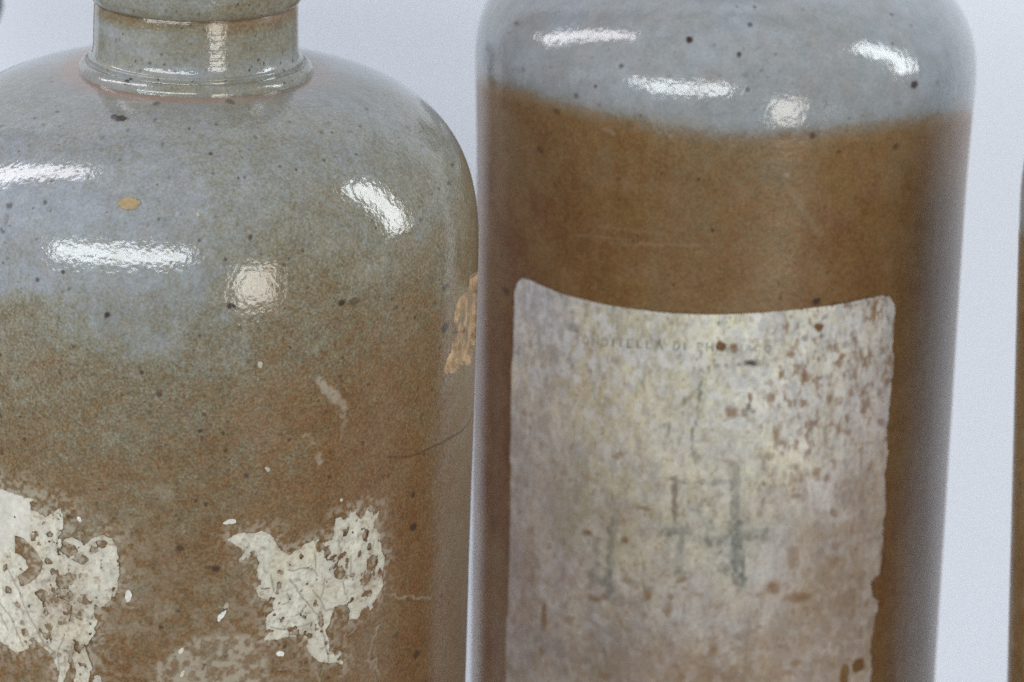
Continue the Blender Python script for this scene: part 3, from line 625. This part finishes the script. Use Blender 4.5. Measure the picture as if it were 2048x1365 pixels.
INK = [(1223,1040,1222,1100,9,.5),(1222,1090,1216,1190,13,.55),(1190,1075,1192,1110,6,.35),(1165,1065,1200,1105,7,.3),(1180,1150,1220,1172,14,.42),(1195,1110,1190,1165,10,.35),(1470,935,1472,1060,13,.45),(1472,1045,1480,1160,22,.7),(1335,1062,1375,1062,12,.5),(1360,1060,1360,1140,10,.45),(1415,1035,1420,1085,11,.42),
 (1420,1082,1530,1066,18,.5),(1390,1078,1470,1080,14,.34),(1440,1140,1475,1135,10,.4),(1350,1148,1385,1148,8,.3),(1402,735,1404,765,4,.45),(1404,765,1384,885,5,.55),(1338,850,1331,890,5,.35),(1395,885,1412,858,5,.42),(1385,895,1396,925,10,.4),(1345,960,1380,964,5,.35),(1395,964,1412,966,6,.4),(1425,968,1455,962,6,.35),(1350,965,1352,1045,7,.45),
 (1440,1100,1480,1120,14,.35),(1250,1160,1300,1175,8,.3),(1230,1200,1290,1205,14,.2),(1300,1260,1310,1300,6,.25),(1207,1300,1222,1350,8,.35),(1175,1325,1190,1345,12,.25),(1395,1010,1435,990,6,.3),(1375,1015,1400,1022,7,.3)]
VIOL = [(1340,895,1470,915,50,.22),(1060,620,1130,640,60,.30),(1130,620,1150,665,28,.35),(1105,708,1160,672,12,.45),(1330,880,1400,930,40,.2),(1620,700,1700,690,30,.15),(1750,700,1770,1000,36,.25),(1040,700,1040,1200,24,.2),(1592,737,1620,712,9,.4),(1620,712,1662,690,10,.42),(1662,690,1668,680,9,.35)]
GLYPH = {'O': [(.5,0,.1,.3),(.1,.3,.1,.7),(.1,.7,.5,1),(.5,1,.9,.7),(.9,.7,.9,.3),(.9,.3,.5,0)], 'N': [(.1,1,.1,0),(.1,0,.9,1),(.9,1,.9,0)], 'D': [(.1,0,.1,1),(.1,0,.6,0),(.6,0,.9,.4),(.9,.4,.9,.6),(.9,.6,.6,1),(.6,1,.1,1)],
 'I': [(.5,0,.5,1)], 'T': [(.1,0,.9,0),(.5,0,.5,1)], 'E': [(.1,0,.1,1),(.1,0,.8,0),(.1,.5,.7,.5),(.1,1,.8,1)], 'L': [(.1,0,.1,1),(.1,1,.8,1)], 'A': [(.05,1,.5,0),(.5,0,.95,1),(.25,.65,.75,.65)], 'P': [(.1,1,.1,0),(.1,0,.8,.1),(.8,.1,.8,.4),(.8,.4,.1,.5)],
 'H': [(.1,0,.1,1),(.9,0,.9,1),(.1,.5,.9,.5)], 'R': [(.1,1,.1,0),(.1,0,.8,.1),(.8,.1,.8,.4),(.8,.4,.1,.5),(.4,.5,.9,1)], 'M': [(.05,1,.1,0),(.1,0,.5,.8),(.5,.8,.9,0),(.9,0,.95,1)], 'C': [(.9,.15,.5,0),(.5,0,.1,.3),(.1,.3,.1,.7),(.1,.7,.5,1),(.5,1,.9,.85)], '.': [(.4,.95,.5,1)]}
TEXT = []
x = 1166.0; rs = np.random.default_rng(3)
for ch in 'ONDITELLA DI PHARMACO':
    wd = 7 if ch == 'I' else (10 if ch == ' ' else 13.5)
    yy = 674+ (x-1166)*.036-((x-1420)/260)**2*4+4
    for a, b, c, d in GLYPH.get(ch, []):
        TEXT.append((x+a*wd, yy+b*15, x+c*wd, yy+d*15, 3.2, rs.uniform(.22, .55)*(1 if x < 1420 else .55)))
    x += wd+5.6
PAPER_R = [(1060,600,(176,172,172)),(1100,700,(168,160,150)),(1250,660,(174,168,148)),(1450,645,(196,193,174)),(1600,645,(194,190,176)),(1750,625,(178,172,164)),(1080,850,(168,159,146)),(1200,800,(172,160,136)),(1350,780,(188,181,157)),(1480,780,(200,197,182)),(1620,760,(186,180,170)),(1740,800,(170,160,152)),
 (1080,1000,(164,154,143)),(1250,950,(171,163,144)),(1400,950,(185,179,162)),(1520,930,(192,187,168)),(1650,950,(182,176,168)),(1740,980,(154,142,132)),(1080,1150,(156,146,138)),(1250,1080,(168,160,142)),(1420,1100,(182,179,166)),(1530,1100,(180,176,167)),(1650,1150,(150,135,121)),(1730,1150,(148,137,127)),
 (1060,1300,(146,136,129)),(1250,1280,(144,134,124)),(1400,1230,(162,156,148)),(1550,1270,(148,137,126)),(1700,1280,(146,134,123)),(1400,1360,(140,124,110)),(1200,1400,(140,128,118))]
LUV = POT_R.uv(*np.array(LAB, float).T)
def lab_blobs(U, V, lst, seed):
    D = np.zeros(U.shape); a = np.array([x for x in lst if x[2] > 0], float); c = POT_R.uv(a[:, 0], a[:, 1])
    Uj = U+.55*(vn(U*1.1, V*1.1, seed)-.5); Vj = V+.55*(vn(U*1.1+30, V*1.1, seed+1)-.5)
    for (u, v), (px, py, rx, ry, k) in zip(c, a):
        ru, rv = rx*.096, ry*.100
        q = np.where((np.abs(U-u) < 2.4*ru+.6) & (np.abs(V-v) < 2.4*rv+.6)); d = np.hypot((Uj[q]-u)/ru, (Vj[q]-v)/rv)
        D[q] = np.maximum(D[q], k*(1-sstep(.40, 1.45, d)))
    return D
def lab_field(U, V):
    f = poly_sd(U, V, LUV)
    rag = sstep(-26, -34, V)*sstep(20, 30, U)
    f = f+(.06+.9*rag)*(fbm(U*1.1, V*1.1, 251, 4)-.5)
    hole = lab_blobs(U, V, [b for b in BROWN if b[4] >= .95], 261)
    return np.minimum(f, (.62-hole)*1.2)
def lab_col(U, V):
    a = np.array([x[:2] for x in PAPER_R], float)
    c = idw(U, V, POT_R.uv(a[:, 0], a[:, 1]), lin(np.array([x[2] for x in PAPER_R])), 3.2, 20)
    n = fbm(U*.22, V*.14, 271, 5)[..., None]; c = c*(.78+.60*n)*(.86+.28*fbm(U*2.2, V*1.3, 275, 3)[..., None])*1.13
    warm = np.array([1.015, 1.01, .945]); cool = np.array([.985, .995, 1.03])
    t = sstep(.35, .65, fbm(U*.26+7, V*.20, 273, 4))[..., None]; c = c*(warm*t+cool*(1-t))
    bw = lin(np.array([126, 96, 66])); ik = lin(np.array([112, 118, 110])); dk = lin(np.array([52, 48, 42])); vi = lin(np.array([146, 138, 146])); wt = lin(np.array([200, 198, 192]))
    # foxing and rubbed dashes, mostly along the fibres
    da = fbm(U*2.0+V*.35, V*.55, 281, 3); reg = sstep(4, 16, U)*sstep(-62, -40, V)*.9+.12
    dash = sstep(.57, .70, da)*reg; c = c+(lin(np.array([136, 116, 98]))-c)*(.85*dash)[..., None]
    fl = fbm(U*.85+V*.12, V*.5, 289, 4); c = c+(lin(np.array([146, 124, 106]))-c)*(.95*sstep(.605, .65, fl)*(.20+.78*sstep(2, 14, U)*sstep(-72, -50, V)))[..., None]
    f2 = fbm(U*1.3+9, V*1.0, 290, 4); c = c+(lin(np.array([140, 108, 80]))-c)*(.5*sstep(.68, .74, f2))[..., None]
    f3 = fbm(U*.7+29, V*.6, 294, 5); c = c+(lin(np.array([206, 204, 200]))-c)*((.28+.40*sstep(-66, -42, V))*sstep(.52, .66, f3))[..., None]
    f5 = fbm(U*1.1+51, V*.45, 296, 5); c = c+(lin(np.array([134, 136, 138]))-c)*(.34*sstep(.54, .70, f5)*sstep(-112, -50, V))[..., None]
    db = fbm(U*2.4, V*.5, 283, 3); c = c+(wt-c)*(.6*sstep(.56, .72, db)*sstep(-75, -40, V))[..., None]
    g = fbm(U*.8, V*.8, 285, 4); c = c+(bw-c)*(.28*sstep(.58, .78, g))[..., None]
    low = sstep(-48, -72, V)*sstep(-.2, .6, fbm(U*.12, V*.2, 287, 4)-.15); c = c+(bw-c)*(.22*low)[..., None]
    sh = U.shape; u1, v1 = U.ravel(), V.ravel()
    for lst, colr, k in ((VIOL, vi, 1.0), ([(a, b, c2, d2, w2*1.7, k2) for a, b, c2, d2, w2, k2 in INK], ik*.58, 1.75), ([(a+6, b, c2+6, d2, w2*3.2, k2*.5) for a, b, c2, d2, w2, k2 in INK], ik, 1.0), (TEXT, ik*.5, 1.5)):
        s = strokes(POT_R, u1, v1, lst, 33, .9 if lst is not TEXT else .08).reshape(sh)*(.9*fbm(U*1.5, V*1.1, 35, 3)+.5*(lst is TEXT)); c = c+(colr-c)*np.clip(s*k, 0, 1)[..., None]
    b = lab_blobs(U, V, BROWN, 261)*(.75+.4*vn(U*1.5, V*1.5, 263)); c = c+(bw-c)*np.clip(b, 0, 1)[..., None]
    d = lab_blobs(U, V, DARKS, 265); c = c+(dk-c)*np.clip(d, 0, 1)[..., None]
    return c*KA*np.array([.985, 1.005, 1.045])*1.03
iso_sheet('label', POT_R, LUV[:, 0].min()-1, LUV[:, 0].max()+1, LUV[:, 1].min()-1, LUV[:, 1].max()+1, .22, lab_field, lambda U, V: .00002+.00005*fbm(U*.2, V*.2, 291, 2)+.00032*sstep(2.2, 0, poly_sd(U, V, LUV))*sstep(.40, .68, fbm(U*.16, V*.16, 297, 2)), .00013, M_PAPER, br_, lab_col)

def plain_neck(parent, pot, mat):
    zb = pot.b-pot.base; f = lambda *a: np.array(a)
    pts = [(.0150, zb-.004), (.0195, zb-.0012), (.0190, zb+.0012), (.0176, zb+.002), (.0165, zb+.003), (.0160, zb+.006), (.0157, zb+.013)]
    def at(TH, Z):
        U = TH*16; S = Z*1000
        return dict(iron=.15+.3*(fbm(U*.12, S*.5, 121, 4)-.4), dark=.5*sstep(.74, .8, fbm(U*.8, S*.8, 122, 2)), pale=0*U, pink=0*U, clay=0*U)
    lathe('neck', smooth_profile(pts, 6), 128, mat, parent, at, pot.lean, pot.base)
    z = zb+.012
    lp = [(.0150, z+.0003), (.0160, z), (.0166, z+.0012), (.0168, z+.004), (.0167, z+.007), (.0163, z+.0094), (.0154, z+.0106), (.0138, z+.0108), (.0124, z+.0100), (.0116, z+.008), (.0115, z), (.0115, z-.03)]
    lathe('lip', smooth_profile(lp, 6), 128, mat, parent, at, pot.lean, pot.base)
plain_neck(br_, POT_R, M_NECK)

# ---- third bottle, at the right edge of the picture
def fields_third(U, S):
    iron = .06+.3*(fbm(U*.14, S*.14, 307, 4)-.4); lo = .78+(fbm(U*.16, S*.2, 303, 4)-.5)*.5
    k = sstep(3, -4, S+2*(fbm(U*.2, S*.2, 305, 3)-.5)); dark = .7*sstep(.80, .86, fbm(U*.9, S*.9, 309, 2))
    return dict(iron=iron*(1-k)+lo*k, dark=dark, pale=.4*sstep(.62, .75, fbm(U*.3, S*.3, 311, 4))*sstep(-50, -80, S), pink=0*U, clay=0*U), 0*U
bt = thing('stoneware_bottle', 'brown bottle mostly cut off at the right edge beyond the labelled bottle', 'bottle', (O_THIRD[0], O_THIRD[1], 0), GROUP)
body('body', POT_T, M_RIGHT, bt, -.11, .0006, fields_third)
plain_neck(bt, POT_T, M_NECK)

# ---- dark blurred vessel behind, its rim just entering at the top left corner
D_Z = .74
edge = CAM+RT*((4-1024)/FPX*D_Z)-UP*((20-682.5)/FPX*D_Z)+FW*D_Z
def dark_mat():
    t = NT('dark_brown_glaze'); c = t.mix(t.noise(300, 4, .6), (.020, .018, .018, 1), (.050, .045, .043, 1)); t.link(c, t.b.inputs['Base Color'])
    t.b.inputs['Roughness'].default_value = .3; return t.m
DM = dark_mat()
ze = float(edge[2]); dj = thing('dark_bottle', 'dark blurred bottle rim just showing in the top left corner', 'bottle', (edge[0]-.021, edge[1], 0))
lathe('body', smooth_profile([(.001, 0), (.030, .0005), (.033, .003), (.034, .03), (.034, ze-.085), (.032, ze-.065), (.024, ze-.045), (.016, ze-.032), (.0145, ze-.022), (.0140, ze-.010), (.0140, ze-.006)], 6), 96, DM, dj)
lathe('lip', smooth_profile([(.0130, ze-.0075), (.0150, ze-.0073), (.0192, ze-.0045), (.0210, ze), (.0205, ze+.004), (.018, ze+.0065), (.013, ze+.0065), (.0105, ze+.004), (.0105, ze-.02)], 6), 96, DM, dj)
